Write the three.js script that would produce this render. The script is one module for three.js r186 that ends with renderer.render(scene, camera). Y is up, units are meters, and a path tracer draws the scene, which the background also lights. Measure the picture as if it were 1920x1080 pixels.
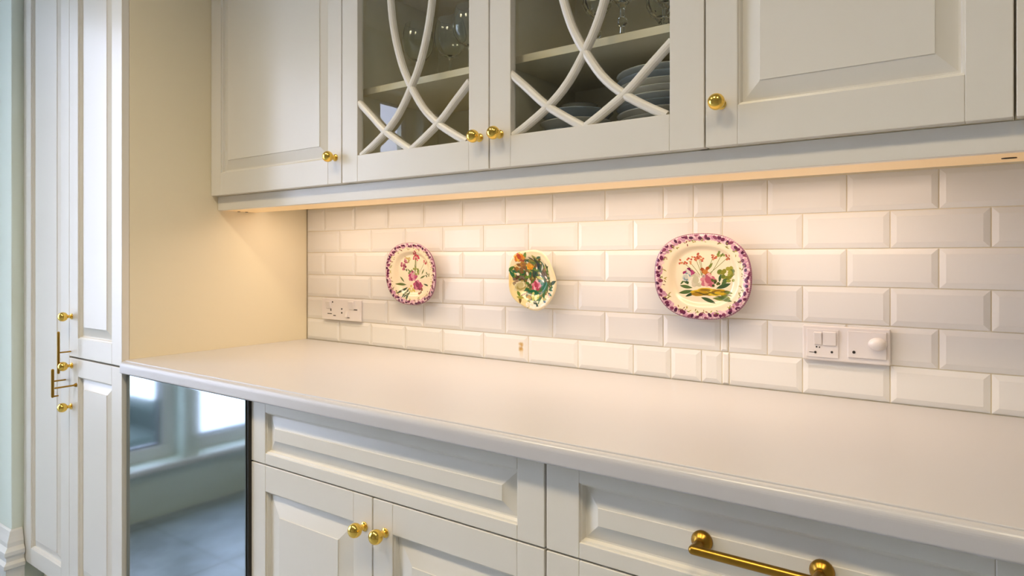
import * as THREE from 'three';
import { RoundedBoxGeometry } from 'three/addons/geometries/RoundedBoxGeometry.js';
import { mergeGeometries } from 'three/addons/utils/BufferGeometryUtils.js';
import { RectAreaLightUniformsLib } from 'three/addons/lights/RectAreaLightUniformsLib.js';

// ------------------------------------------------------------------ camera, sky, exposure, lamps
const CT = 0.91;                                   // worktop height above the floor
const scene = new THREE.Scene();
const renderer = new THREE.WebGLRenderer({ antialias: true });
renderer.toneMapping = THREE.LinearToneMapping;
renderer.toneMappingExposure = 1.19;
renderer.shadowMap.enabled = true;
RectAreaLightUniformsLib.init();
const camera = new THREE.PerspectiveCamera(46.37, 1920 / 1080, 0.05, 60);
camera.position.set(1.8587, CT + 0.2811, 1.4826);
camera.rotation.set(0, THREE.MathUtils.degToRad(35.81), 0);
camera.setViewOffset(1920, 1080, 0, 56, 1920, 1080);   // level camera with a shifted lens
scene.add(camera);

scene.background = new THREE.Color().setRGB(0.83, 0.92, 1.24);   // bright overcast sky
scene.backgroundIntensity = 7.9;
const LED = new THREE.Color().setRGB(1, 0.77, 0.60);
const LED_POWER = 17.5, DOWN_POWER = 5.0;
const DOWN = new THREE.Color().setRGB(1, 0.83, 0.56);

// ------------------------------------------------------------------ helpers
let seed = 7;
const rnd = () => { seed = (seed * 1664525 + 1013904223) % 4294967296; return seed / 4294967296; };
const used = {};
const numbered = (n) => { const k = used[n] = (used[n] ?? -1) + 1; return k ? n + '_' + String(k).padStart(3, '0') : n; };
function shade(o) { o.castShadow = true; o.receiveShadow = true; return o; }
function thing(name, label, category, [x, y, z], group) {
  const o = new THREE.Group(); o.name = numbered(name); o.position.set(x, y, z); scene.add(o);
  o.userData = { label, category }; if (group) o.userData.group = group;
  return o;
}
// part geometry is given in room coordinates and brought into its thing's frame
function part(name, geo, mat, parent, label) {
  const m = shade(new THREE.Mesh(geo, mat)); m.name = numbered(name);
  let p = parent; const off = new THREE.Vector3();
  while (p && p !== scene) { off.add(p.position); p = p.parent; }
  geo.translate(-off.x, -off.y, -off.z);
  if (label) m.userData.label = label;
  parent.add(m); return m;
}
function single(name, geo, mat, [x, y, z], label, category, group) {
  geo.translate(-x, -y, -z);
  const m = shade(new THREE.Mesh(geo, mat)); m.name = numbered(name); m.position.set(x, y, z); scene.add(m);
  m.userData = { label, category }; if (group) m.userData.group = group;
  return m;
}
function struct(name, geo, mat, parent = scene) {
  const m = shade(new THREE.Mesh(geo, mat)); m.name = numbered(name); m.userData.kind = 'structure'; parent.add(m); return m;
}
// box from x0..x1, y0..y1, z0..z1 with a small round on its edges
function bx(x0, x1, y0, y1, z0, z1, r = 0) {
  const w = x1 - x0, h = y1 - y0, d = z1 - z0;
  const g = r ? new RoundedBoxGeometry(w, h, d, 2, Math.min(r, w / 2.1, h / 2.1, d / 2.1)) : new THREE.BoxGeometry(w, h, d);
  g.translate((x0 + x1) / 2, (y0 + y1) / 2, (z0 + z1) / 2);
  return g;
}
const merge = (list) => mergeGeometries(list.map((g) => { const n = g.index ? g.toNonIndexed() : g; for (const k of Object.keys(n.attributes)) if (!['position', 'normal', 'uv'].includes(k)) n.deleteAttribute(k); return n; }));
function tris(list, uvOf) {            // list of triangles [[a,b,c],...] -> flat geometry
  const p = []; for (const t of list) for (const v of t) p.push(...v);
  const g = new THREE.BufferGeometry(); g.setAttribute('position', new THREE.Float32BufferAttribute(p, 3));
  const uv = []; for (let i = 0; i < p.length; i += 3) uv.push(p[i], p[i + 1]);
  g.setAttribute('uv', new THREE.Float32BufferAttribute(uv, 2)); g.computeVertexNormals(); return g;
}
const quad = (a, b, c, d) => [[a, b, c], [a, c, d]];
// nested rectangles joined by sloping strips: rings = [{x0,x1,y0,y1,z}], last one filled
function rings(list) {
  const t = [], C = (r) => [[r.x0, r.y0, r.z], [r.x1, r.y0, r.z], [r.x1, r.y1, r.z], [r.x0, r.y1, r.z]];
  for (let k = 0; k + 1 < list.length; k++) { const a = C(list[k]), b = C(list[k + 1]); for (let i = 0; i < 4; i++) { const j = (i + 1) % 4; t.push(...quad(a[i], a[j], b[j], b[i])); } }
  const e = C(list.at(-1)); t.push(...quad(...e));
  return tris(t);
}
const inset = (r, d, z) => ({ x0: r.x0 + d, x1: r.x1 - d, y0: r.y0 + d, y1: r.y1 - d, z });

// ------------------------------------------------------------------ materials
function noiseTexture(n, make, rx = 1, ry = 1) {
  const data = new Uint8Array(n * n * 4);
  for (let y = 0; y < n; y++) for (let x = 0; x < n; x++) { const c = make(x / n, y / n); for (let k = 0; k < 3; k++) data[(y * n + x) * 4 + k] = Math.max(0, Math.min(255, c[k])); data[(y * n + x) * 4 + 3] = 255; }
  const t = new THREE.DataTexture(data, n, n); t.magFilter = THREE.LinearFilter; t.minFilter = THREE.LinearMipmapLinearFilter; t.generateMipmaps = true;
  t.wrapS = t.wrapT = THREE.RepeatWrapping; t.repeat.set(rx, ry); t.needsUpdate = true; return t;
}
function vnoise(n) { const g = Array.from({ length: n * n }, rnd); return (u, v) => { const x = u * n, y = v * n, i = Math.floor(x), j = Math.floor(y), f = x - i, h = y - j, s = f * f * (3 - 2 * f), t = h * h * (3 - 2 * h), at = (a, b) => g[((b % n + n) % n) * n + (a % n + n) % n]; return (at(i, j) * (1 - s) + at(i + 1, j) * s) * (1 - t) + (at(i, j + 1) * (1 - s) + at(i + 1, j + 1) * s) * t; }; }
const n8 = vnoise(8), n32 = vnoise(32), n96 = vnoise(96);
const orange = noiseTexture(256, (u, v) => { const c = 128 + 60 * (n32(u, v) - 0.5) + 50 * (n96(u, v) - 0.5); return [c, c, c]; }, 4, 4);
const lin = (r, g, b) => new THREE.Color().setRGB(r, g, b);
const phys = (o) => new THREE.MeshPhysicalMaterial(o);
const M = {
  paint: phys({ color: lin(0.80, 0.765, 0.69), roughness: 0.3, bumpMap: orange, bumpScale: 0.00006 }),
  carcass: phys({ color: lin(0.88, 0.79, 0.58), roughness: 0.5 }),
  inside: phys({ color: lin(0.86, 0.80, 0.61), roughness: 0.6 }),
  worktop: phys({ color: lin(0.60, 0.585, 0.595), roughness: 0.3, bumpMap: orange, bumpScale: 0.00008 }),
  grout: phys({ color: lin(0.86, 0.79, 0.63), roughness: 0.85 }),
  tile: [0.85, 0.83, 0.86].map((k) => phys({ color: lin(k, k * 0.985, k * 0.955), roughness: 0.24 })),
  brass: phys({ color: lin(0.93, 0.62, 0.13), metalness: 1, roughness: 0.13 }),
  agedBrass: phys({ color: lin(0.40, 0.22, 0.035), metalness: 1, roughness: 0.3 }),
  mirror: phys({ color: lin(0.36, 0.42, 0.455), metalness: 1, roughness: 0.07 }),
  black: phys({ color: lin(0.02, 0.018, 0.016), roughness: 0.45 }),
  steel: phys({ color: lin(0.6, 0.58, 0.55), metalness: 1, roughness: 0.35 }),
  pane: phys({ color: lin(0.93, 0.95, 0.93), transmission: 1, thickness: 0, roughness: 0.01, ior: 1.5 }),
  crystal: phys({ color: lin(0.97, 1, 0.99), transmission: 1, thickness: 0.01, roughness: 0.02, ior: 1.5 }),
  socket: phys({ color: lin(0.84, 0.80, 0.79), roughness: 0.28 }),
  mint: phys({ color: lin(0.80, 0.88, 0.80), roughness: 0.6, bumpMap: orange, bumpScale: 0.0002 }),
  white: phys({ color: lin(0.82, 0.82, 0.80), roughness: 0.4 }),
  ceiling: phys({ color: lin(0.84, 0.83, 0.80), roughness: 0.9 }),
  wallpaint: phys({ color: lin(0.52, 0.50, 0.45), roughness: 0.8 }),
  glaze: phys({ color: lin(0.78, 0.77, 0.72), roughness: 0.15, clearcoat: 0.6 }),
  blueGlaze: phys({ color: lin(0.35, 0.42, 0.5), roughness: 0.15, clearcoat: 0.6 }),
  gasket: phys({ color: lin(0.03, 0.035, 0.04), roughness: 0.5 }),
  paving: phys({ color: lin(0.55, 0.54, 0.52), roughness: 0.9 }),
  hedge: phys({ color: lin(0.035, 0.05, 0.04), roughness: 0.9 }),
  glow: new THREE.MeshStandardMaterial({ color: lin(1, 0.9, 0.75), emissive: LED, emissiveIntensity: 0.6 }),
  lens: phys({ color: lin(0.80, 0.62, 0.38), roughness: 0.4, emissive: lin(1, 0.55, 0.18), emissiveIntensity: 0.2 }),
  downGlow: new THREE.MeshStandardMaterial({ color: lin(1, 1, 1), emissive: DOWN, emissiveIntensity: 3 }),
};
M.floor = phys({
  color: lin(1, 1, 1), roughness: 0.35, map: (() => {
    const t = noiseTexture(512, (u, v) => { const e = Math.min(u, v, 1 - u, 1 - v), j = e < 0.006 ? 0.72 : 1, k = j * (0.93 + 0.14 * (n8(u, v) - 0.5) + 0.08 * (n32(u, v) - 0.5)); return [176 * k, 186 * k, 194 * k]; });
    t.colorSpace = THREE.SRGBColorSpace; return t;
  })(),
});

// ------------------------------------------------------------------ room shell
const XL = -1.28, XR = 3.3, ZB = 3.5, HC = 2.62;
{
  const fg = new THREE.BoxGeometry(XR - XL + 0.6, 0.1, ZB + 0.6); fg.translate((XL + XR) / 2, -0.05, ZB / 2 - 0.0);
  const p = fg.attributes.position, uv = fg.attributes.uv; for (let i = 0; i < p.count; i++) uv.setXY(i, p.getX(i) / 0.6, p.getZ(i) / 0.6);
  struct('floor', fg, M.floor);
  struct('ceiling', bx(XL - 0.3, XR + 0.3, HC, HC + 0.1, -0.3, ZB + 0.3), M.ceiling);
  struct('wall_right', bx(XR, XR + 0.2, 0, HC, -0.2, ZB + 0.2), M.wallpaint);
  struct('wall_rear', bx(XL, XR, 0, HC, ZB, ZB + 0.2), M.wallpaint);
  struct('wall_corner', bx(XL - 0.25, -0.80, 0, HC, -0.2, 0.643, 0.004), M.mint);
}
const wallBack = struct('wall_back', bx(-0.80, XR, 0, HC, -0.2, -0.0042), M.grout);

// left wall: one slab with three window openings
const WIN = [[1.01, 1.40, 0.24, 2.30], [1.47, 2.00, 0.24, 2.30], [2.13, 2.52, 0.24, 2.27]];
{
  const s = new THREE.Shape([[-0.643, 0], [-0.643, HC], [-ZB, HC], [-ZB, 0]].map((q) => new THREE.Vector2(...q)));
  for (const [a, b, c, d] of WIN) s.holes.push(new THREE.Path([[-a, c], [-b, c], [-b, d], [-a, d]].map((q) => new THREE.Vector2(...q))));
  const g = new THREE.ExtrudeGeometry(s, { depth: 0.25, bevelEnabled: false });   // local x = -z, extruded towards +x after the turn
  g.rotateY(Math.PI / 2); g.translate(XL - 0.25, 0, 0);
  struct('wall_left', g, M.mint);
  WIN.forEach(([a, b, c, d], i) => {
    const w = new THREE.Group(); w.name = 'window_' + (i + 1); w.userData.kind = 'structure'; w.position.set(XL - 0.12, c, (a + b) / 2); scene.add(w);
    const f = 0.06, x0 = XL - 0.16, x1 = XL - 0.09;
    part('window_frame', merge([bx(x0, x1, c, c + f, a, b, 0.006), bx(x0, x1, d - f, d, a, b, 0.006), bx(x0, x1, c + f, d - f, a, a + f, 0.006), bx(x0, x1, c + f, d - f, b - f, b, 0.006)]), M.white, w);
    part('gasket', merge([bx(x0 + 0.02, x1 - 0.012, c + f, c + f + 0.008, a + f, b - f), bx(x0 + 0.02, x1 - 0.012, d - f - 0.008, d - f, a + f, b - f), bx(x0 + 0.02, x1 - 0.012, c + f, d - f, a + f, a + f + 0.008), bx(x0 + 0.02, x1 - 0.012, c + f, d - f, b - f - 0.008, b - f)]), M.gasket, w);
    const pg = new THREE.PlaneGeometry(b - a - 2 * f, d - c - 2 * f); pg.rotateY(Math.PI / 2); pg.translate(XL - 0.125, (c + d) / 2, (a + b) / 2);
    part('pane', pg, M.pane, w);
    part('window_sill', bx(XL - 0.085, XL + 0.03, c - 0.028, c - 0.001, a - 0.04, b + 0.04, 0.006), M.white, w);
  });
}
{
  const f = thing('garden_sofa', 'dark grey garden sofa outside the window, mirrored in the fridge door', 'sofa', [-2.6, -0.15, 1.2]);
  part('seat', bx(-2.95, -2.25, -0.14, 0.12, 0.3, 1.86, 0.07), M.hedge, f); part('backrest', bx(-3.05, -2.85, -0.10, 0.34, 0.3, 1.80, 0.06), M.hedge, f); part('armrest', bx(-2.95, -2.3, -0.13, 0.27, 1.80, 1.93, 0.05), M.hedge, f);
}
struct('ground_outside', bx(-12, XL - 0.3, -0.35, -0.15, -6, 12), M.paving);

// tall moulded skirting round the corner pier
{
  const prof = [[0.022, 0.0], [0.022, 0.165], [0.030, 0.17], [0.030, 0.182], [0.020, 0.19], [0.020, 0.203], [0.027, 0.212], [0.027, 0.224], [0.016, 0.236], [0.016, 0.25], [0.010, 0.268], [0.006, 0.284], [0, 0.289]];
  const t = [], zf = 0.6435, xc = -0.7995;
  for (let i = 0; i + 1 < prof.length; i++) {
    const [d0, y0] = prof[i], [d1, y1] = prof[i + 1];
    t.push(...quad([XL, y0, zf + d0], [xc + d0, y0, zf + d0], [xc + d1, y1, zf + d1], [XL, y1, zf + d1]));
    t.push(...quad([xc + d0, y0, zf + d0], [xc + d0, y0, 0.613], [xc + d1, y1, 0.613], [xc + d1, y1, zf + d1]));
  }
  struct('baseboard_left', tris(t), M.white);
}

// ------------------------------------------------------------------ backsplash: bevelled metro tiles, one by one
function tileGeometry(w, h, cut = {}) {
  const b = Math.min(0.0105, w * 0.3), r0 = { x0: -w / 2, x1: w / 2, y0: -h / 2, y1: h / 2 };
  const L = cut.l ? b * 0.35 : b, R = cut.r ? b * 0.35 : b;
  const top = { x0: r0.x0 + L, x1: r0.x1 - R, y0: r0.y0 + b, y1: r0.y1 - b, z: 0 };
  return rings([{ ...r0, z: -0.0043 }, { ...r0, z: -0.0027 }, top]);
}
const tileCache = {};
function addTile(x0, x1, y0, y1, mat, cut) {
  const g = 0.0011, w = x1 - x0 - 2 * g, h = y1 - y0 - 2 * g, key = [w.toFixed(4), h.toFixed(4), cut?.l, cut?.r].join();
  const m = shade(new THREE.Mesh(tileCache[key] ??= tileGeometry(w, h, cut), mat ?? M.tile[Math.floor(rnd() * 3)]));
  m.name = numbered('tile'); m.position.set((x0 + x1) / 2, (y0 + y1) / 2, (rnd() - 0.5) * 0.0006); m.rotation.set((rnd() - 0.5) * 0.004, (rnd() - 0.5) * 0.004, 0);
  wallBack.add(m); return m;
}
{
  const rows = [0.0006, 0.0733, 0.1487, 0.2237, 0.3000, 0.3732, 0.4490].map((y) => CT + y);
  const T = 0.153, even = [], odd = [];
  for (let k = 0; k <= 8; k++) even.push(k * T);
  for (let k = 0; k < 8; k++) odd.push((k + 0.5) * T);
  const right = { even: [1.4602, 1.6142, 1.7703, 1.9240, 2.0775, 2.231, 2.3845, 2.538, 2.6915], odd: [1.5310, 1.6905, 1.8500, 2.0030, 2.156, 2.309, 2.462, 2.615] };
  const stainedTile = phys({ color: lin(1, 1, 1), roughness: 0.2, clearcoat: 0.5 });
  const cv = document.createElement('canvas'); cv.width = 512; cv.height = 256; const c = cv.getContext('2d');
  c.fillStyle = 'rgb(239,236,232)'; c.fillRect(0, 0, 512, 256);
  for (let k = 0; k < 46; k++) { const x = 436 + (rnd() - 0.5) * 36, y = 96 + (rnd() - 0.4) * 78, r = 7 + rnd() * 15; const gr = c.createRadialGradient(x, y, 0, x, y, r); gr.addColorStop(0, `rgba(${150 + rnd() * 40},${100 + rnd() * 25},20,0.2)`); gr.addColorStop(1, 'rgba(180,130,50,0)'); c.fillStyle = gr; c.fillRect(0, 0, 512, 256); }
  const gr2 = c.createLinearGradient(0, 120, 0, 225); gr2.addColorStop(0, 'rgba(205,165,90,0.35)'); gr2.addColorStop(1, 'rgba(205,165,90,0)'); c.fillStyle = gr2; c.fillRect(424, 120, 36, 110);
  const st = new THREE.CanvasTexture(cv); st.colorSpace = THREE.SRGBColorSpace; stainedTile.map = st;
  for (let r = 0; r < 6; r++) {
    const isEven = r % 2 === 1, L = isEven ? even : odd, R = isEven ? right.even : right.odd;
    let xs = [-0.0925, ...L];
    if (r === 0) xs = [-0.0925, ...odd, 1.243, 1.3160, 1.3628, 1.3790];
    else if (isEven) xs = [...xs, ...(r === 5 ? [1.2968, 1.364] : r === 3 ? [1.364] : [1.3590, 1.3770])];
    else xs = [...xs, 1.2960, 1.364];
    const seam = xs.length - 1;
    xs = [...xs, ...R];
    for (let i = 0; i + 1 < xs.length; i++) {
      const stained = r === 0 && Math.abs(xs[i] - 0.6885) < 0.001;
      const cut = { l: i === 0 || i === seam || i === seam + 0, r: i + 1 === seam };
      const m = addTile(xs[i], xs[i + 1], rows[r], rows[r + 1], stained ? stainedTile : undefined, i === 0 || i === seam || i + 1 === seam ? cut : undefined);
      if (stained) { const g = m.geometry = m.geometry.clone(), p = g.attributes.position, uv = g.attributes.uv; for (let k = 0; k < p.count; k++) uv.setXY(k, p.getX(k) / 0.151 + 0.5, p.getY(k) / 0.0705 + 0.5); m.userData.label = 'tile with a brown stain'; }
    }
  }
}

// ------------------------------------------------------------------ panelled fronts
// frame-and-panel front: stiles and rails as separate rounded boards, a bevelled panel raised in the middle
function frontGeometry(x0, x1, y0, y1, zf, stile, rail, t = 0.02) {
  const r = 0.0014, zb = zf - t;
  return merge([bx(x0, x0 + stile, y0, y1, zb, zf, r), bx(x1 - stile, x1, y0, y1, zb, zf, r), bx(x0 + stile, x1 - stile, y0, y0 + rail, zb, zf, r), bx(x0 + stile, x1 - stile, y1 - rail, y1, zb, zf, r)]);
}
function panelGeometry(x0, x1, y0, y1, zf, stile, rail, slope) {
  const o = { x0: x0 + stile - 0.001, x1: x1 - stile + 0.001, y0: y0 + rail - 0.001, y1: y1 - rail + 0.001 };
  return rings([inset(o, 0, zf - 0.0035), inset(o, 0.004, zf - 0.0045), inset(o, 0.0062, zf - 0.0115), inset(o, 0.009, zf - 0.0115), inset(o, 0.008 + slope, zf - 0.003), inset(o, 0.0088 + slope, zf - 0.0014)]);
}
function front(kind, parent, x0, x1, y0, y1, zf, { stile = 0.053, rail = 0.058, slope = 0.04, label } = {}) {
  const d = part(kind, frontGeometry(x0, x1, y0, y1, zf, stile, rail), M.paint, parent, label);
  part('panel', panelGeometry(x0, x1, y0, y1, zf, stile, rail, slope), M.paint, d);
  return d;
}
const knobShape = (() => {
  const pts = [[0, 0], [0.0088, 0], [0.0092, 0.0018], [0.0075, 0.0034], [0.0052, 0.0048], [0.0046, 0.0085], [0.0050, 0.0115], [0.0082, 0.0132], [0.0118, 0.0168], [0.0138, 0.0222], [0.0138, 0.0268], [0.0120, 0.0318], [0.0085, 0.0352], [0.0042, 0.0370], [0, 0.0374]];
  const c = new THREE.SplineCurve(pts.slice(1).map((p) => new THREE.Vector2(...p))).getPoints(40);
  const g = new THREE.LatheGeometry([new THREE.Vector2(0, 0), ...c.map((p) => new THREE.Vector2(Math.max(p.x, 0), p.y))], 28); g.rotateX(Math.PI / 2); return g;
})();
function knob(parent, x, y, z, mat = M.brass) { const g = knobShape.clone(); g.translate(x, y, z); return part('knob', g, mat, parent, 'brass knob'); }
const rod = (a, b, r, n = 14) => { const A = new THREE.Vector3(...a), B = new THREE.Vector3(...b), g = new THREE.CapsuleGeometry(r, A.distanceTo(B), 5, n); g.applyQuaternion(new THREE.Quaternion().setFromUnitVectors(new THREE.Vector3(0, 1, 0), B.clone().sub(A).normalize())); const m = A.add(B).multiplyScalar(0.5); g.translate(m.x, m.y, m.z); return g; };
const Y = (v) => CT + v;

// ------------------------------------------------------------------ tall larder unit on the left
{
  const zf = 0.611, top = 1.36, bot = -0.7317;
  const u = thing('tall_cabinet', 'tall ivory cupboard with raised panel doors at the left end of the worktop', 'cabinet', [-0.44, 0, 0.3]);
  part('side_panel', bx(-0.1115, -0.0934, 0.03, Y(top), 0, 0.5905, 0.001), M.carcass, u);
  part('carcass', bx(-0.789, -0.1125, Y(bot) - 0.01, Y(top), 0, 0.588), M.carcass, u);
  part('plinth', bx(-0.789, -0.1125, 0.001, Y(bot) - 0.011, 0.02, 0.552), M.carcass, u);
  const o = { stile: 0.06, rail: 0.058, slope: 0.027 };
  const a = front('door', u, -0.791, -0.4335, Y(bot), Y(top), zf, { ...o, rail: 0.055 });
  const b = front('door', u, -0.4315, -0.0934, Y(-0.0165), Y(top), zf, o);
  const c = front('door', u, -0.4315, -0.0934, Y(bot), Y(-0.0215), zf, { ...o, rail: 0.053 });
  knob(b, -0.4145, Y(0.105), zf); knob(c, -0.4135, Y(-0.044), zf); knob(c, -0.4175, Y(-0.168), zf);
  part('bar_handle', merge([rod([-0.419, Y(0.058), zf + 0.034], [-0.419, Y(-0.062), zf + 0.034], 0.0036), rod([-0.4190, Y(-0.002), zf + 0.002], [-0.4190, Y(-0.002), zf + 0.034], 0.0022)]), M.agedBrass, b, 'slim brass bar handle');
  part('bar_handle', merge([rod([-0.456, Y(-0.058), zf + 0.036], [-0.456, Y(-0.137), zf + 0.036], 0.0042), rod([-0.456, Y(-0.0914), zf + 0.002], [-0.456, Y(-0.0914), zf + 0.036], 0.0024), rod([-0.456, Y(-0.137), zf + 0.022], [-0.456, Y(-0.137), zf + 0.036], 0.0024)]), M.agedBrass, a, 'slim brass bar handle');
  const fl = new THREE.CylinderGeometry(0.0062, 0.0045, 0.006, 16); fl.rotateX(-Math.PI / 2); fl.translate(-0.3821, Y(-0.0995), zf + 0.003);
  part('pull_rod', merge([fl, rod([-0.3821, Y(-0.0995), zf + 0.004], [-0.3821, Y(-0.1005), zf + 0.056], 0.0026)]), M.agedBrass, c, 'thin brass pull rod');
}

// ------------------------------------------------------------------ base run
const zb = 0.590;
{
  const f = thing('undercounter_fridge', 'under-counter fridge with dark mirrored door below the left end of the worktop', 'fridge', [0.18, 0, 0.3]);
  part('body', bx(-0.089, 0.4655, 0.12, Y(-0.05), 0.03, 0.55), M.black, f);
  part('plinth', bx(-0.089, 0.4655, 0.001, 0.119, 0.05, 0.53), M.black, f);
  const d = part('door', bx(-0.0905, 0.4765, 0.13, Y(-0.0405), 0.578, 0.600, 0.0012), M.mirror, f, 'dark mirrored door');
  part('door_edge', bx(0.4767, 0.4838, 0.13, Y(-0.0385), 0.556, 0.597, 0.002), M.black, d, 'black door edge strip');
  part('door_gap', bx(-0.0905, 0.4765, Y(-0.0404), Y(-0.037), 0.556, 0.590), M.black, d);
}
function baseCabinet(label, x0, x1) {
  const u = thing('base_cabinet', label, 'cabinet', [(x0 + x1) / 2, 0, 0.3]);
  part('carcass', bx(x0 + 0.001, x1 - 0.001, Y(-0.755), Y(-0.0365), 0.001, zb - 0.0215), M.carcass, u);
  part('plinth', bx(x0 + 0.001, x1 - 0.001, 0.001, Y(-0.756), 0.02, 0.53), M.carcass, u);
  return u;
}
{
  const x0 = 0.4845, x1 = 1.2775;
  const u = baseCabinet('ivory base cabinet with one wide plain drawer above two knobbed doors', x0 + 0.0012, x1 + 0.0015);
  front('drawer', u, x0, x1, Y(-0.1775), Y(-0.0385), zb, { stile: 0.0525, rail: 0.0245, slope: 0.024 });
  const a = front('door', u, x0, 0.8822, Y(-0.752), Y(-0.1805), zb, { slope: 0.041 }), b = front('door', u, 0.8852, x1, Y(-0.752), Y(-0.1805), zb, { slope: 0.041 });
  knob(a, 0.8610, Y(-0.2405), zb); knob(b, 0.9190, Y(-0.2390), zb);
}
{
  const x0 = 1.2815, x1 = 1.917;
  const u = baseCabinet('ivory base cabinet with a brass bar handle on its top drawer', x0 - 0.0015, x1 + 0.0015);
  const d = front('drawer', u, x0, x1, Y(-0.1775), Y(-0.0385), zb, { stile: 0.0595, rail: 0.0245, slope: 0.024 });
  const yh = Y(-0.1035), xa = 1.5335, xb = 1.6845;
  const ros = (x) => { const g = new THREE.LatheGeometry([[0, 0], [0.0145, 0], [0.0148, 0.004], [0.0125, 0.0085], [0.0085, 0.0112], [0.0062, 0.014], [0, 0.014]].map((p) => new THREE.Vector2(...p)), 24); g.rotateX(Math.PI / 2); g.translate(x, yh, zb - 0.0015); return g; };
  const h = part('bar_handle', merge([rod([xa, yh, zb + 0.034], [xb, yh, zb + 0.034], 0.0062, 18), rod([xa, yh, zb + 0.008], [xa, yh, zb + 0.034], 0.0062, 18), rod([xb, yh, zb + 0.008], [xb, yh, zb + 0.034], 0.0062, 18)]), M.agedBrass, d, 'aged brass bar handle');
  part('rosette', ros(xa), M.agedBrass, d); part('rosette', ros(xb), M.agedBrass, d);
  front('drawer', u, x0, x1, Y(-0.462), Y(-0.1805), zb, { stile: 0.0595, rail: 0.045 });
  front('drawer', u, x0, x1, Y(-0.752), Y(-0.465), zb, { stile: 0.0595, rail: 0.045 });
  const v = baseCabinet('ivory base cabinet at the far right beyond the bar-handled drawer', 1.9205, 2.52);
  front('drawer', v, 1.922, 2.518, Y(-0.1775), Y(-0.0385), zb, { stile: 0.0595, rail: 0.0245, slope: 0.024 });
  front('door', v, 1.922, 2.518, Y(-0.752), Y(-0.1805), zb, {});
}
// worktop with a moulded nosing
{
  const zf = 0.6165, s = new THREE.Shape();
  s.moveTo(0.0005, -0.0352); s.lineTo(zf - 0.004, -0.0352); s.quadraticCurveTo(zf, -0.0352, zf, -0.031);
  s.lineTo(zf, -0.0165); s.bezierCurveTo(zf, -0.009, zf - 0.003, -0.0045, zf - 0.0095, -0.003); s.lineTo(zf - 0.0115, -0.0027); s.lineTo(zf - 0.0118, -0.0012); s.quadraticCurveTo(zf - 0.0125, 0, zf - 0.015, 0); s.lineTo(0.0005, 0); s.closePath();
  const g = new THREE.ExtrudeGeometry(s, { depth: 2.64, bevelEnabled: false, curveSegments: 8 });   // local (x,y,z) = (z, y, -x)
  g.rotateY(-Math.PI / 2); g.scale(1, 1, 1);
  // after the turn: x' = -z, z' = x
  g.translate(2.5470, CT, 0);
  const uv = g.attributes.uv, p = g.attributes.position; for (let i = 0; i < p.count; i++) uv.setXY(i, p.getX(i) * 2, p.getZ(i) * 2);
  single('worktop', g, M.worktop, [1.2, CT - 0.035, 0.3], 'long white worktop with a moulded front edge', 'worktop');
}

// ------------------------------------------------------------------ upper units
const zu = 0.352, UB = 0.4709, UT = 1.428;
function upperBox(label, x0, x1, name = 'wall_cabinet') {
  const u = thing(name, label, 'cabinet', [(x0 + x1) / 2, Y(UB), 0.17]);
  return u;
}
{
  const u = upperBox('solid ivory wall cabinet in the corner beside the tall cupboard', -0.0925, 0.510);
  part('carcass', bx(-0.0925, 0.510, Y(UB), Y(UT), 0.0, 0.3305), M.carcass, u);
  const d = front('door', u, -0.0925, 0.5088, Y(UB + 0.0005), Y(UT), zu, { stile: 0.0525, rail: 0.0665, slope: 0.028 });
  knob(d, 0.4862, Y(0.538), zu);
}
{
  const u = upperBox('solid ivory wall cabinet with one brass knob right of the glazed doors', 1.4515, 1.8778);
  part('carcass', bx(1.4515, 1.8778, Y(UB), Y(UT), 0.0, 0.3305), M.carcass, u);
  const d = front('door', u, 1.4528, 1.8768, Y(UB + 0.0005), Y(UT), zu, { stile: 0.0545, rail: 0.0665, slope: 0.028 });
  knob(d, 1.4795, Y(0.5415), zu);
  const v = upperBox('ivory wall cabinet cut by the right edge of the view', 1.8782, 2.42);
  part('carcass', bx(1.8785, 2.42, Y(UB), Y(UT), 0.0, 0.3305), M.carcass, v);
  front('door', v, 1.8797, 2.419, Y(UB + 0.0005), Y(UT), zu, { stile: 0.0545, rail: 0.0665, slope: 0.028 });
}
// glazed cabinet
const barCurve = (pts, cx, mirror) => new THREE.CatmullRomCurve3(pts.map(([x, y]) => new THREE.Vector3(mirror ? 2 * cx - x : x, y, 0)), false, 'centripetal');
function sweep(curve, z, w, d, n) {
  // moulded glazing bar: flat back, sides, chamfer and a narrow front flat, kept in the door's plane
  const prof = [[-w / 2, -d], [-w / 2, -d * 0.45], [-w * 0.36, -d * 0.14], [-w * 0.12, 0], [w * 0.12, 0], [w * 0.36, -d * 0.14], [w / 2, -d * 0.45], [w / 2, -d]];
  const ring = []; const t = [];
  for (let i = 0; i <= n; i++) { const p = curve.getPointAt(i / n), q = curve.getTangentAt(i / n), nx = -q.y, ny = q.x; ring.push(prof.map(([a, b]) => [p.x + nx * a, p.y + ny * a, z + b])); }
  for (let i = 0; i < n; i++) for (let k = 0; k + 1 < prof.length; k++) t.push(...quad(ring[i][k + 1], ring[i][k], ring[i + 1][k], ring[i + 1][k + 1]));
  t.push(...quad(ring[0][0], ring[0][1], ring[0][2], ring[0][5]), ...quad(ring[0][7], ring[0][6], ring[0][5], ring[0][2]));
  return tris(t);
}
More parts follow.
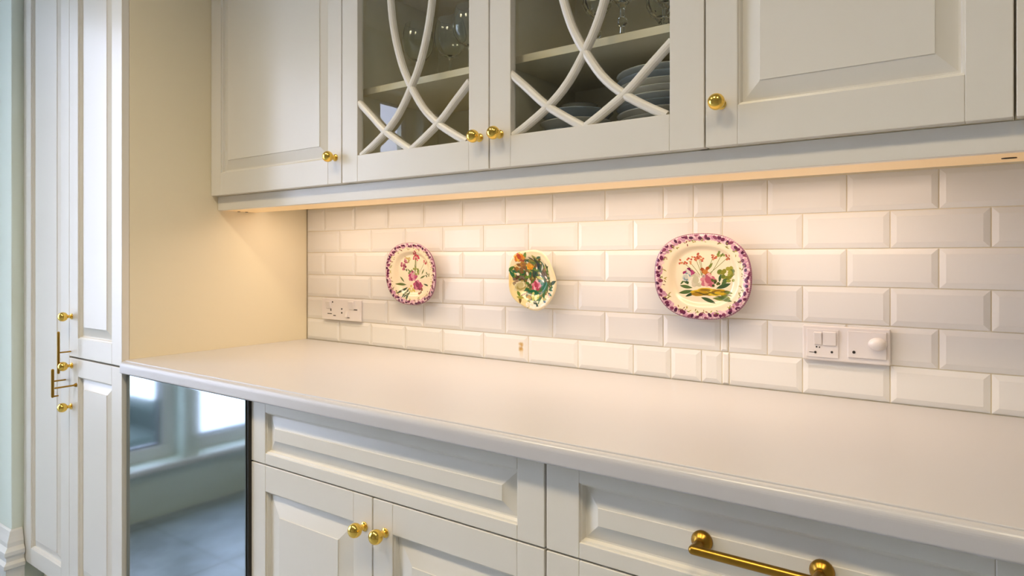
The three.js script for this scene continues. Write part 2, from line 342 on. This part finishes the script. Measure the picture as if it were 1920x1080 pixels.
{
  const x0 = 0.5105, x1 = 1.4512;
  const u = upperBox('glazed ivory wall cabinet with two gothic lattice doors', x0, x1, 'glazed_cabinet');
  const t = 0.016;
  part('carcass', merge([bx(x0, x0 + t, Y(UB), Y(UT), 0.008, 0.3305), bx(x1 - t, x1, Y(UB), Y(UT), 0.008, 0.3305), bx(x0, x1, Y(UB), Y(UB) + t, 0.008, 0.3305), bx(x0, x1, Y(UT) - t, Y(UT), 0.008, 0.3305), bx(x0, x1, Y(UB), Y(UT), 0, 0.008), bx(0.9752, 0.9912, Y(UB) + t, Y(UT) - t, 0.008, 0.3305)]), M.inside, u);
  for (const yb of [0.7005, 0.985]) for (const [a, b] of [[x0 + t, 0.9752], [0.9912, x1 - t]]) part('shelf', bx(a + 0.001, b - 0.001, Y(yb), Y(yb + 0.0165), 0.009, 0.300, 0.001), M.carcass, u);
  const doors = [[0.5118, 0.9815, 0.0572, 0.0545], [0.9845, 1.4500, 0.0545, 0.0625]];
  const yc = 0.9495;
  doors.forEach(([a, b, sl, sr], i) => {
    const zf = zu, r = 0.0014, back = zf - 0.02, y0 = Y(UB + 0.0005), y1 = Y(UT), rail = 0.0655;
    const d = part('door', merge([bx(a, a + sl, y0, y1, back, zf, r), bx(b - sr, b, y0, y1, back, zf, r), bx(a + sl, b - sr, y0, y0 + rail, back, zf, r), bx(a + sl, b - sr, y1 - rail, y1, back, zf, r)]), M.paint, u);
    const pg = new THREE.PlaneGeometry(b - a - sl - sr + 0.01, y1 - y0 - 2 * rail + 0.01); pg.translate((a + sl + b - sr) / 2, (y0 + y1) / 2, zf - 0.015);
    part('pane', pg, M.pane, d);
    const cx = i ? 1.2105 : 0.7457, W = 0.162, dx = i ? 1.2105 - 0.7457 : 0, H = (y) => Y(y), up = (pts) => [...pts, ...pts.slice(0, -1).reverse().map(([x, y]) => [x, 2 * yc - y])];
    const A = up([[0.9150, 0.5365], [0.8753, 0.5580], [0.8276, 0.5880], [0.7864, 0.6245], [0.7457, 0.6816], [0.7178, 0.7325], [0.6925, 0.8080], [0.6790, 0.8800], [0.6755, yc]]);
    const C = [[0.5670, 0.6680], [0.6078, 0.6325], [0.6547, 0.5910], [0.7001, 0.5610], [0.7450, 0.5345]];
    const flip = (pts) => pts.map(([x, y]) => [x, 2 * yc - y]);
    const bars = [[A, 0], [A, 1], [C, 0], [C, 1], [flip(C), 0], [flip(C), 1]];
    bars.forEach(([pts, m], k) => { const cv = barCurve(pts.map(([x, y]) => [x + dx, Y(y)]), cx, m); part('glazing_bar', sweep(cv, zf - 0.0015 + k * 0.0002, 0.0165, 0.0125, k < 2 ? 56 : 20), M.paint, d); });
    knob(d, i ? 1.0125 : 0.9580, Y(i ? 0.5410 : 0.5395), zu);
  });
}
// pelmet board, light batten and lamp under the wall units
single('pelmet', merge([bx(-0.0925, 2.42, Y(0.428), Y(UB - 0.0006), 0.312, 0.330, 0.001)]), M.paint, [1.1, Y(0.428), 0.32], 'long plain pelmet board under the wall cabinets', 'pelmet');
{
  const l = thing('under_cabinet_light', 'slim warm light batten tucked behind the pelmet above the tiles', 'light', [0.85, Y(0.429), 0.25]);
  part('housing', bx(-0.091, 2.10, Y(0.4285), Y(0.4425), 0.20, 0.3110, 0.001), M.lens, l, 'translucent warm batten body');
  part('diffuser', bx(-0.085, 1.775, Y(0.4372), Y(0.4420), 0.162, 0.1995, 0.001), M.glow, l);
  for (const [x, z] of [[-0.088, 0.235], [-0.088, 0.262], [1.873, 0.255]]) { const g = new THREE.CylinderGeometry(0.005, 0.005, 0.0016, 12); g.scale(x > 0 ? 1.9 : 0.8, 1, 0.9); g.translate(x, Y(0.4280), z); part('screw', g, M.black, l); }
  const a = new THREE.RectAreaLight(LED, LED_POWER, 1.74, 0.03); a.position.set(0.885, Y(0.4335), 0.178); a.rotation.x = -Math.PI / 2 + 0.05; scene.add(a);
}
// downlights in the ceiling behind the camera
for (const [x, z, where, k] of [[0.25, 1.46, 'nearest the tall cupboard', 1.3], [1.15, 1.46, 'above the middle of the worktop', 1.0], [2.05, 1.46, 'above the right end of the worktop', 0.9]]) {
  const l = thing('ceiling_light', 'round recessed ceiling downlight ' + where, 'light', [x, HC, z], 'recessed downlights');
  const ring = new THREE.TorusGeometry(0.096, 0.007, 8, 40); ring.rotateX(Math.PI / 2); ring.translate(x, HC - 0.003, z); part('trim_ring', ring, M.white, l);
  const disc = new THREE.CylinderGeometry(0.09, 0.09, 0.004, 40); disc.translate(x, HC - 0.0025, z); part('diffuser', disc, M.downGlow, l);
  const p = new THREE.SpotLight(DOWN, DOWN_POWER * k, 0, 1.25, 0.8, 2); p.position.set(x, HC - 0.02, z); p.target.position.set(x, 0, z); p.castShadow = true; p.shadow.radius = 9; scene.add(p); scene.add(p.target);
}

// ------------------------------------------------------------------ painted plates on the tiles
function plateTexture(kind) {
  const S = 640, cv = document.createElement('canvas'); cv.width = cv.height = S; const c = cv.getContext('2d');
  const cream = kind === 'dish' ? '#f4e4bb' : '#f8e8c8'; c.fillStyle = cream; c.fillRect(0, 0, S, S);
  const blob = (x, y, rx, ry, a, col) => { c.fillStyle = col; c.beginPath(); c.ellipse(x, y, rx, ry, a, 0, 7); c.fill(); };
  const leaf = (x, y, len, a, col, wd = 0.28) => { c.save(); c.translate(x, y); c.rotate(a); c.fillStyle = col; c.beginPath(); c.moveTo(0, 0); c.quadraticCurveTo(len / 2, -len * wd, len, 0); c.quadraticCurveTo(len / 2, len * wd, 0, 0); c.fill(); c.strokeStyle = 'rgba(30,50,20,.5)'; c.lineWidth = 1.5; c.beginPath(); c.moveTo(0, 0); c.lineTo(len, 0); c.stroke(); c.restore(); };
  const rose = (x, y, r, cols) => { for (let k = 0; k < 16; k++) { const a = k * 2.4, d = r * (1 - k / 18) * 0.55; blob(x + Math.cos(a) * d, y + Math.sin(a) * d, r * 0.5, r * 0.36, a, cols[k % cols.length]); } };
  const spray = (x, y, r, col, n = 7) => { for (let k = 0; k < n; k++) { const a = rnd() * 7, d = Math.sqrt(rnd()) * r; blob(x + Math.cos(a) * d, y + Math.sin(a) * d, r * 0.36, r * 0.3, rnd() * 3, col[k % col.length]); } };
  const stem = (x0, y0, x1, y1, col = '#6f7a3a') => { c.strokeStyle = col; c.lineWidth = 3; c.beginPath(); c.moveTo(x0, y0); c.quadraticCurveTo((x0 + x1) / 2 + 8, (y0 + y1) / 2, x1, y1); c.stroke(); };
  const m = S / 2;
  if (kind !== 'dish') {
    // border: lilac band carrying dark plum fruit, small yellow-green sprigs inside it
    const rim = (a, k) => [m + Math.cos(a) * m * k, m + Math.sin(a) * m * k];
    for (let i = 0; i < 230; i++) { const a = i / 230 * Math.PI * 2, [x, y] = rim(a, 0.915 + (rnd() - 0.5) * 0.10); blob(x, y, 17, 14, rnd() * 3, ['#d9a9b8', '#cf98ae', '#e3bcc6', '#c58fa8', '#f0d5d2'][i % 5]); }
    for (let i = 0; i < 64; i++) { const a = i / 64 * Math.PI * 2 + (rnd() - 0.5) * 0.06, [x, y] = rim(a, 0.92 + (rnd() - 0.5) * 0.1); blob(x, y, 12 + rnd() * 7, 9 + rnd() * 4, rnd() * 3, ['#5e1f45', '#6d2a4c', '#4c1a3b', '#87415f'][i % 4]); }
    for (let i = 0; i < 60; i++) { const a = rnd() * 7, [x, y] = rim(a, 0.96 + rnd() * 0.02); blob(x, y, 4, 3, 0, '#f6e3dd'); }
    for (let i = 0; i < 26; i++) { const a = i / 26 * Math.PI * 2 + (rnd() - 0.5) * 0.2, on = i % 3; for (let k = 0; k < 4; k++) { const [x, y] = rim(a + (rnd() - 0.5) * 0.14, 0.79 + rnd() * 0.07); leaf(x, y, 14 + rnd() * 9, rnd() * 7, on ? ['#b5a544', '#8e9140', '#c9b45c', '#7c7a35'][k] : ['#a05a50', '#b98a4d', '#8a8a3c', '#94504f'][k], 0.35); } }
    for (let i = 0; i < 420; i++) { const a = i / 420 * Math.PI * 2, [x, y] = rim(a, 0.985); blob(x, y, 5, 4, 0, i % 3 ? '#8a5a70' : '#a97f92'); }
  }
  const zoomPrint = kind === 'small' ? 1.28 : kind === 'dish' ? 1.14 : 1.06;
  c.save(); c.translate(kind === 'dish' ? 308 : 325, kind === 'dish' ? 318 : 322); c.scale(zoomPrint, zoomPrint); c.translate(kind === 'small' ? -345 : -322, kind === 'small' ? -325 : -322);
  if (kind === 'large') {
    for (const [x, y, l, a] of [[250, 400, 80, 3.3], [255, 420, 90, 2.95], [240, 380, 70, 3.7], [270, 430, 70, 2.7], [400, 420, 90, 0.1], [410, 440, 75, 0.35], [390, 400, 95, -0.35], [420, 380, 90, -0.8], [430, 350, 80, -0.5], [410, 360, 60, -1.3], [300, 470, 95, 0.35], [370, 470, 100, -0.05], [400, 460, 90, 0.2], [200, 345, 45, 2.2], [340, 280, 60, -1.0], [330, 300, 50, -2.2]]) leaf(x, y, l, a, ['#3e5a34', '#57703a', '#2f4a2c', '#7d8a3c'][Math.floor(rnd() * 4)]);
    for (const [x, y] of [[190, 225], [232, 222], [285, 180], [300, 205], [375, 195], [460, 195], [268, 195]]) { stem(310, 340, x, y); spray(x, y, 20, ['#b4533c', '#c56a48', '#d08a5a']); }
    stem(350, 320, 420, 185); spray(418, 182, 24, ['#7d8a3a', '#95a048']); leaf(420, 190, 30, -1, '#6c7c33');
    spray(455, 290, 42, ['#8a8a2c', '#a3a03a', '#6d7a2a'], 14); spray(480, 330, 30, ['#9aa03c', '#7c8430'], 8);
    rose(225, 305, 42, ['#9c2d62', '#b3457a', '#7b2753', '#d5cfc0']); rose(208, 330, 34, ['#c9cbbd', '#e7e2d0', '#7f96a0']);
    rose(270, 350, 54, ['#e9dfc6', '#f4ecd6', '#d7ccb0', '#c9c3a0']);
    spray(335, 290, 34, ['#b5642f', '#c9803a', '#a2521f'], 12); rose(345, 350, 52, ['#d98f92', '#c9707f', '#e6b0a8', '#b85a6c']);
    spray(385, 360, 26, ['#3d4a24', '#59632c'], 9);
    for (let k = 0; k < 30; k++) blob(270 + rnd() * 150, 412 + rnd() * 40 - (k % 5) * 2, 22 + rnd() * 16, 8 + rnd() * 5, -0.15 + rnd() * 0.2, ['#d9b21f', '#c29a1c', '#e4c53c', '#a87f1a', '#8d6c1c'][k % 5]);
    for (let k = 0; k < 8; k++) leaf(255 + k * 26, 425 + (k % 3) * 14, 50, rnd() * 0.6 - 0.3, '#4f4a1c', 0.12);
  } else if (kind === 'small') {
    for (const [x, y, l, a] of [[280, 430, 90, 2.6], [290, 440, 85, 2.1], [270, 410, 90, 3.2], [300, 455, 80, 1.7], [250, 390, 60, 3.9], [300, 470, 60, 2.3], [400, 360, 60, -0.4], [420, 330, 50, -1.1], [360, 300, 55, -1.6], [320, 320, 50, -2.4], [430, 400, 55, 0.3]]) leaf(x, y, l, a, ['#4d5f30', '#687636', '#3b4d28'][Math.floor(rnd() * 3)], 0.22);
    for (const [x, y] of [[370, 160], [362, 195], [380, 200], [372, 180]]) { stem(340, 380, x, y); spray(x, y, 20, ['#c4304f', '#b3243f', '#d95a6c'], 8); }
    spray(290, 210, 26, ['#c9ac6a', '#a8995a', '#dcc793']); spray(240, 265, 30, ['#9c3d55', '#7c2f44', '#b76274'], 9); spray(260, 235, 22, ['#a04860', '#c27f8c']);
    stem(350, 380, 450, 230); spray(452, 228, 20, ['#b8484d', '#9f3a44', '#d78d80']); spray(475, 330, 18, ['#566032', '#6f7838']); spray(300, 300, 28, ['#6f7a4a', '#4e6a5a', '#8c8f52'], 9);
    rose(330, 345, 44, ['#b23368', '#c85a84', '#9a2757', '#d98fa2']); rose(375, 415, 46, ['#c04a6c', '#a83460', '#d67f92', '#8f2a50']);
    spray(370, 300, 30, ['#7f8a3c', '#95994a'], 8); spray(400, 455, 24, ['#8a4a30', '#6a4a28']); spray(320, 450, 28, ['#dcc25c', '#e6d283']);
  } else {
    // crowded fruit-and-flower print on the shell dish
    blob(160, 420, 150, 250, 0.3, '#f0d48e'); blob(190, 470, 130, 200, 0.3, '#f4dfa2');
    for (let k = 0; k < 60; k++) { const a = rnd() * 7, d = Math.sqrt(rnd()); blob(318 + Math.cos(a) * d * 175, 330 + Math.sin(a) * d * 165, 44, 36, rnd() * 3, ['#3f5a34', '#5a5a34', '#6b5330', '#48663c', '#7b7440'][k % 5]); }
    for (let k = 0; k < 150; k++) { const a = rnd() * 7, d = Math.sqrt(rnd()); const x = 315 + Math.cos(a) * d * 225, y = 325 + Math.sin(a) * d * 210; leaf(x, y, 52 + rnd() * 44, rnd() * 7, ['#2f6a48', '#2d6a44', '#4f7a2e', '#6a8a34', '#2c4c38', '#a8a44a', '#7a6230'][k % 7], 0.36); }
    for (let k = 0; k < 40; k++) { const a = rnd() * 7, d = Math.sqrt(rnd()); blob(320 + Math.cos(a) * d * 200, 330 + Math.sin(a) * d * 170, 10 + rnd() * 10, 7 + rnd() * 8, rnd() * 3, ['#efe6c6', '#d8cfae', '#b7a86a', '#f4efdc', '#7a5a2c'][k % 5]); }
    rose(205, 120, 56, ['#e79a1c', '#d9761a', '#f0b83c', '#b8460f']); spray(190, 200, 46, ['#c98a1f', '#8a5a1c', '#a86f1f'], 12); rose(275, 205, 40, ['#f0a81a', '#f6be3a', '#e0861a']);
    spray(150, 330, 44, ['#7a6a5a', '#a08a70', '#5a3f2c'], 10); rose(175, 390, 58, ['#c9c08a', '#e4dcb4', '#a89a5a']); leaf(330, 290, 40, -1.5, '#1d3440', 0.4);
    leaf(360, 230, 90, -1.4, '#24343a', 0.3); leaf(400, 250, 80, -1.2, '#e6e4d8', 0.2); leaf(430, 250, 50, -1, '#b07a5a', 0.3); leaf(470, 260, 60, -0.7, '#5d9a4a', 0.5);
    leaf(330, 300, 100, 0.3, '#d3cf5a', 0.25); rose(330, 385, 56, ['#d98a98', '#c24f66', '#efb8bc', '#b23a52']);
    for (const [x, y, l, a] of [[420, 350, 110, 1.5], [440, 340, 110, 1.2], [400, 430, 90, 0.8], [260, 440, 110, 0.2], [250, 420, 70, 1.4]]) leaf(x, y, l, a, '#1f6a40', 0.4);
    spray(330, 490, 42, ['#c8d07a', '#a9b65a', '#e3e6b0'], 10); spray(270, 490, 30, ['#b79a4a', '#8a6a2a']); for (let k = 0; k < 14; k++) blob(490 + rnd() * 50, 380 + rnd() * 110, 6, 4, rnd() * 3, '#d98f8c');
    for (let k = 0; k < 20; k++) blob(250 + rnd() * 250, 540 + rnd() * 40, 16, 12, 0, ['#fff6e2', '#f6e6c8'][k % 2]);
  }
  c.restore();
  const t = new THREE.CanvasTexture(cv); t.colorSpace = THREE.SRGBColorSpace; t.anisotropy = 4; return t;
}
// dish surface: superellipse outline with half axes a,b; radial profile of [r, z] on the front, thickness th
function dishGeometry(a, b, profile, { power = 2.4, th = 0.004, wobble = () => 1 } = {}) {
  const NA = 72, NR = 26, P = [], U = [], I = [];
  const zAt = (r) => { for (let i = 0; i + 1 < profile.length; i++) { const [r0, z0] = profile[i], [r1, z1] = profile[i + 1]; if (r <= r1) { const f = (r - r0) / (r1 - r0), s = f * f * (3 - 2 * f); return z0 + (z1 - z0) * s; } } return profile.at(-1)[1]; };
  for (const back of [0, 1]) for (let i = 0; i <= NR; i++) for (let j = 0; j <= NA; j++) {
    const r = i / NR, t = j / NA * Math.PI * 2, q = Math.pow(Math.pow(Math.abs(Math.cos(t)), power) + Math.pow(Math.abs(Math.sin(t)), power), -1 / power), w = 1 + (wobble(t) - 1) * r;
    const lip = i === NR ? th * 0.5 : 0;
    P.push(Math.cos(t) * q * r * w * a, Math.sin(t) * q * r * w * b, zAt(r) - (back ? th - lip : lip)); U.push(0.5 + Math.cos(t) * r * 0.5 * Math.pow(q, 1), 0.5 + Math.sin(t) * r * 0.5 * Math.pow(q, 1));
  }
  // keep the print within the unit square: the border follows the outline
  for (let k = 0; k < U.length / 2; k++) { const x = U[2 * k] - 0.5, y = U[2 * k + 1] - 0.5, l = Math.hypot(x, y) || 1, t = Math.atan2(y, x), q = Math.pow(Math.pow(Math.abs(Math.cos(t)), power) + Math.pow(Math.abs(Math.sin(t)), power), -1 / power), rr = l / (0.5 * q); U[2 * k] = 0.5 + Math.cos(t) * rr * 0.5; U[2 * k + 1] = 0.5 + Math.sin(t) * rr * 0.5; }
  const row = NA + 1, off = (NR + 1) * row;
  for (let i = 0; i < NR; i++) for (let j = 0; j < NA; j++) { const k = i * row + j; I.push(k, k + row, k + row + 1, k, k + row + 1, k + 1); const m = off + k; I.push(m, m + row + 1, m + row, m, m + 1, m + row + 1); }
  for (let j = 0; j < NA; j++) { const k = NR * row + j, m = off + k; I.push(k, m, m + 1, k, m + 1, k + 1); }
  const g = new THREE.BufferGeometry(); g.setAttribute('position', new THREE.Float32BufferAttribute(P, 3)); g.setAttribute('uv', new THREE.Float32BufferAttribute(U, 2)); g.setIndex(I); g.computeVertexNormals(); return g;
}
{
  const platter = [[0, 0], [0.6, 0.0005], [0.74, 0.011], [0.97, 0.017], [1, 0.0165]];
  const pl = (kind) => phys({ map: plateTexture(kind), roughness: 0.24, clearcoat: 0.35, clearcoatRoughness: 0.12 });
  const hang = (name, g, mat, x, y, z, tilt, label) => { const m = shade(new THREE.Mesh(g, mat)); m.name = numbered(name); m.position.set(x, Y(y), z); m.rotation.x = tilt; scene.add(m); m.userData = { label, category: 'plate', group: 'painted plates hung on the tiles' }; return m; };
  hang('wall_plate', dishGeometry(0.1045, 0.0935, platter), pl('small'), 0.4340, 0.2345, 0.014, 0.05, 'small oval plate with a plum border and a pink flower spray');
  hang('wall_plate', dishGeometry(0.0765, 0.0765, [[0, 0], [0.45, 0.004], [0.86, 0.024], [0.97, 0.027], [1, 0.0262]], { power: 2.2, wobble: (t) => 1 + 0.03 * Math.cos(5 * t + 0.6) + 0.035 * Math.cos(2 * t + 2.4) }), pl('dish'), 0.8770, 0.2265, 0.012, 0.06, 'cream shell-edged dish crowded with orange flowers and green leaves');
  hang('wall_plate', dishGeometry(0.1105, 0.0960, platter), pl('large'), 1.3275, 0.2410, 0.016, 0.05, 'large oval platter with a plum border and a flower basket on yellow ground');
}

// ------------------------------------------------------------------ sockets
function dot(x, y, z, r, parent, name = 'hole', mat = M.black) { const g = new THREE.CylinderGeometry(r, r, 0.0012, 14); g.rotateX(Math.PI / 2); g.translate(x, y, z); return part(name, g, mat, parent); }
{
  const s = thing('wall_socket', 'white double socket with rocker switches low on the tiles near the corner', 'socket', [0.096, Y(0.074), 0.004], 'sockets on the tiles');
  part('plate', bx(0.0005, 0.1925, Y(0.0745), Y(0.1455), 0.0005, 0.0095, 0.003), M.socket, s);
  const rocker = (x0, x1, y0, y1, tilt) => { const g = bx(-(x1 - x0) / 2, (x1 - x0) / 2, -(y1 - y0) / 2, (y1 - y0) / 2, -0.003, 0.004, 0.0015); g.rotateX(tilt); g.translate((x0 + x1) / 2, (y0 + y1) / 2, 0.0105); part('rocker', g, M.socket, s); };
  rocker(0.026, 0.048, Y(0.113), Y(0.138), 0.25); rocker(0.139, 0.163, Y(0.113), Y(0.140), 0.25); rocker(0.124, 0.134, Y(0.087), Y(0.106), -0.2);
  dot(0.1023, Y(0.1131), 0.0095, 0.003, s); dot(0.1023, Y(0.1003), 0.0095, 0.003, s); dot(0.056, Y(0.1345), 0.0095, 0.0028, s);
  const slot = (x0, x1, y0, y1) => part('slot', bx(x0, x1, Y(y0), Y(y1), 0.0088, 0.0100), M.black, s);
  slot(0.0455, 0.0495, 0.104, 0.1125); slot(0.030, 0.052, 0.094, 0.0962); slot(0.060, 0.072, 0.0885, 0.0912); slot(0.130, 0.141, 0.0845, 0.0868); slot(0.160, 0.178, 0.1115, 0.1145);
}
{
  const s = thing('wall_socket', 'white socket plate with a dimmer-like knob low on the tiles at right', 'socket', [1.613, Y(0.073), 0.004], 'sockets on the tiles');
  part('plate', bx(1.5335, 1.6925, Y(0.0735), Y(0.1440), 0.0005, 0.0095, 0.003), M.socket, s);
  part('module', bx(1.5420, 1.6020, Y(0.0800), Y(0.1370), 0.009, 0.0115, 0.0012), M.socket, s);
  part('module', bx(1.6185, 1.6865, Y(0.0845), Y(0.1370), 0.009, 0.0125, 0.0012), M.socket, s);
  part('rocker', (() => { const g = bx(-0.0075, 0.0075, -0.013, 0.013, -0.002, 0.004, 0.0015); g.rotateX(0.2); g.translate(1.5640, Y(0.119), 0.0120); return g; })(), M.socket, s);
  part('rocker', (() => { const g = bx(-0.0125, 0.0125, -0.014, 0.014, -0.002, 0.003, 0.0015); g.rotateX(0.1); g.translate(1.5855, Y(0.119), 0.0120); return g; })(), M.socket, s);
  part('knob', (() => { const g = new THREE.SphereGeometry(1, 24, 16); g.scale(0.0165, 0.0125, 0.012); g.translate(1.6715, Y(0.1145), 0.0135); return g; })(), M.socket, s);
  dot(1.5587, Y(0.0899), 0.0117, 0.0023, s); dot(1.5895, Y(0.0922), 0.0117, 0.0023, s); dot(1.6296, Y(0.0956), 0.0127, 0.0029, s);
  part('slot', bx(1.5470, 1.5570, Y(0.0892), Y(0.0902), 0.0110, 0.0120), M.black, s);
  dot(1.5610, Y(0.1010), 0.0117, 0.0016, s); dot(1.5665, Y(0.1005), 0.0117, 0.0013, s);
}

// ------------------------------------------------------------------ glassware and crockery behind the glazed doors
const lathe = (pts, n = 28) => new THREE.LatheGeometry(pts.map((p) => new THREE.Vector2(...p)), n);
{
  const y0 = Y(0.7005 + 0.0168);
  const goblet = thing('wine_glass', 'balloon wine glass leftmost on the shelf behind the left glazed door', 'glass', [0.62, y0, 0.19], 'wine glasses behind the left glazed door');
  { const g = lathe([[0, 0.001], [0.033, 0.001], [0.034, 0.0025], [0.012, 0.006], [0.004, 0.012], [0.0035, 0.07], [0.006, 0.0798], [0, 0.0798]]); g.translate(0.62, y0, 0.19); part('stem', g, M.crystal, goblet); }
  { const g = lathe([[0, 0.080], [0.008, 0.081], [0.024, 0.088], [0.038, 0.108], [0.042, 0.130], [0.039, 0.155], [0.033, 0.178], [0.0322, 0.1785], [0.0315, 0.178], [0.0375, 0.155], [0.0405, 0.130], [0.0365, 0.109], [0.022, 0.0905], [0.008, 0.086], [0, 0.0855]]); g.translate(0.62, y0, 0.19); part('bowl', g, M.crystal, goblet); }
  const labels = ['balloon wine glass second from the left behind the left glazed door', 'balloon wine glass in the middle of the shelf behind the left door', 'balloon wine glass beside the middle divider behind the left door'];
  [[0.715, 0.17], [0.812, 0.21], [0.905, 0.18]].forEach(([x, z], i) => { const c = goblet.clone(); c.name = numbered('wine_glass'); c.position.set(x, y0, z); c.userData = { ...goblet.userData, label: labels[i] }; scene.add(c); });
  // cut crystal behind the right door
  const cr = thing('crystal_goblet', 'cut crystal goblet leftmost behind the right glazed door', 'glass', [1.17, y0, 0.22], 'cut crystal goblets behind the right glazed door');
  { const g = lathe([[0, 0.001], [0.030, 0.001], [0.031, 0.004], [0.014, 0.008], [0.006, 0.016], [0.005, 0.030], [0.010, 0.036], [0.010, 0.044], [0.005, 0.050], [0.005, 0.066], [0.010, 0.0738], [0, 0.0738]], 10); g.translate(1.17, y0, 0.22); part('stem', g.toNonIndexed(), M.crystal, cr).geometry.computeVertexNormals(); }
  { const g = lathe([[0, 0.074], [0.010, 0.074], [0.022, 0.084], [0.031, 0.100], [0.030, 0.112], [0.036, 0.145], [0.039, 0.170], [0.037, 0.1705], [0.034, 0.145], [0.027, 0.110], [0.019, 0.090], [0.008, 0.082], [0, 0.081]], 14); g.translate(1.17, y0, 0.22); part('bowl', g.toNonIndexed(), M.crystal, cr).geometry.computeVertexNormals(); }
  const spots = [[1.247, 0.255, 'second from the left'], [1.316, 0.205, 'in the middle of the row'], [1.393, 0.262, 'rightmost in front'], [1.275, 0.13, 'at the back of the row'], [1.37, 0.13, 'at the back near the right side']];
  spots.forEach(([x, z, w], i) => { const c = cr.clone(); c.name = numbered('crystal_goblet'); c.position.set(x, y0, z); c.rotation.y = i * 0.7; c.userData = { ...cr.userData, label: 'cut crystal goblet ' + w + ' behind the right glazed door' }; scene.add(c); });
}
{
  const yb = Y(UB + 0.0165);
  const pg = lathe([[0, 0.002], [0.055, 0.002], [0.060, 0.0], [0.066, 0.004], [0.100, 0.0125], [0.104, 0.0145], [0.103, 0.0160], [0.066, 0.0085], [0.055, 0.0055], [0, 0.0055]], 48);
  const ordinal = ['lowest', 'second lowest', 'third', 'fourth', 'fifth', 'sixth', 'seventh', 'eighth', 'ninth', 'tenth', 'second highest', 'topmost'];
  const plate = shade(new THREE.Mesh(pg, M.glaze)); plate.name = numbered('dinner_plate'); plate.position.set(1.318, yb, 0.19); scene.add(plate);
  plate.userData = { label: 'lowest plate of the tall stack behind the right glazed door', category: 'plate', group: 'stacked plates behind the right glazed door' };
  for (let k = 1; k < 12; k++) { const c = plate.clone(); c.name = numbered('dinner_plate'); c.position.y = yb + k * 0.0135; c.position.x += (rnd() - 0.5) * 0.004; c.material = k % 4 === 2 ? M.blueGlaze : M.glaze; c.userData = { ...plate.userData, label: ordinal[k] + ' plate of the tall stack behind the right glazed door' }; scene.add(c); }
  const bowl = lathe([[0, 0.003], [0.030, 0.003], [0.032, 0], [0.036, 0.004], [0.062, 0.022], [0.078, 0.040], [0.0795, 0.041], [0.078, 0.0425], [0.060, 0.025], [0.032, 0.0085], [0, 0.0075]], 48);
  const b0 = shade(new THREE.Mesh(bowl, M.glaze)); b0.name = numbered('bowl'); b0.position.set(1.12, yb, 0.22); scene.add(b0);
  b0.userData = { label: 'lowest of four nested bowls low behind the right glazed door', category: 'bowl', group: 'nested bowls' };
  ['second lowest', 'third', 'topmost'].forEach((w, k) => { const c = b0.clone(); c.name = numbered('bowl'); c.position.y += 0.021 * (k + 1); if (k !== 1) c.material = M.blueGlaze; c.userData = { ...b0.userData, label: w + ' of four nested bowls low behind the right glazed door' }; scene.add(c); });
  const cup = thing('jug', 'pale glazed jug with a curved handle at the left behind the right glazed door', 'jug', [1.04, yb, 0.075]);
  { const g = lathe([[0, 0.004], [0.030, 0.004], [0.031, 0], [0.036, 0.006], [0.048, 0.05], [0.046, 0.10], [0.038, 0.135], [0.043, 0.158], [0.0445, 0.1595], [0.041, 0.158], [0.035, 0.135], [0.043, 0.10], [0.045, 0.05], [0.032, 0.010], [0, 0.009]], 36); g.translate(1.042, yb, 0.075); part('body', g, M.glaze, cup); }
  { const g = new THREE.TorusGeometry(0.034, 0.005, 8, 24, Math.PI * 1.2); g.rotateZ(-Math.PI * 0.6); g.translate(1.094, yb + 0.085, 0.075); part('handle', g, M.glaze, cup); }
}
renderer.render(scene, camera);
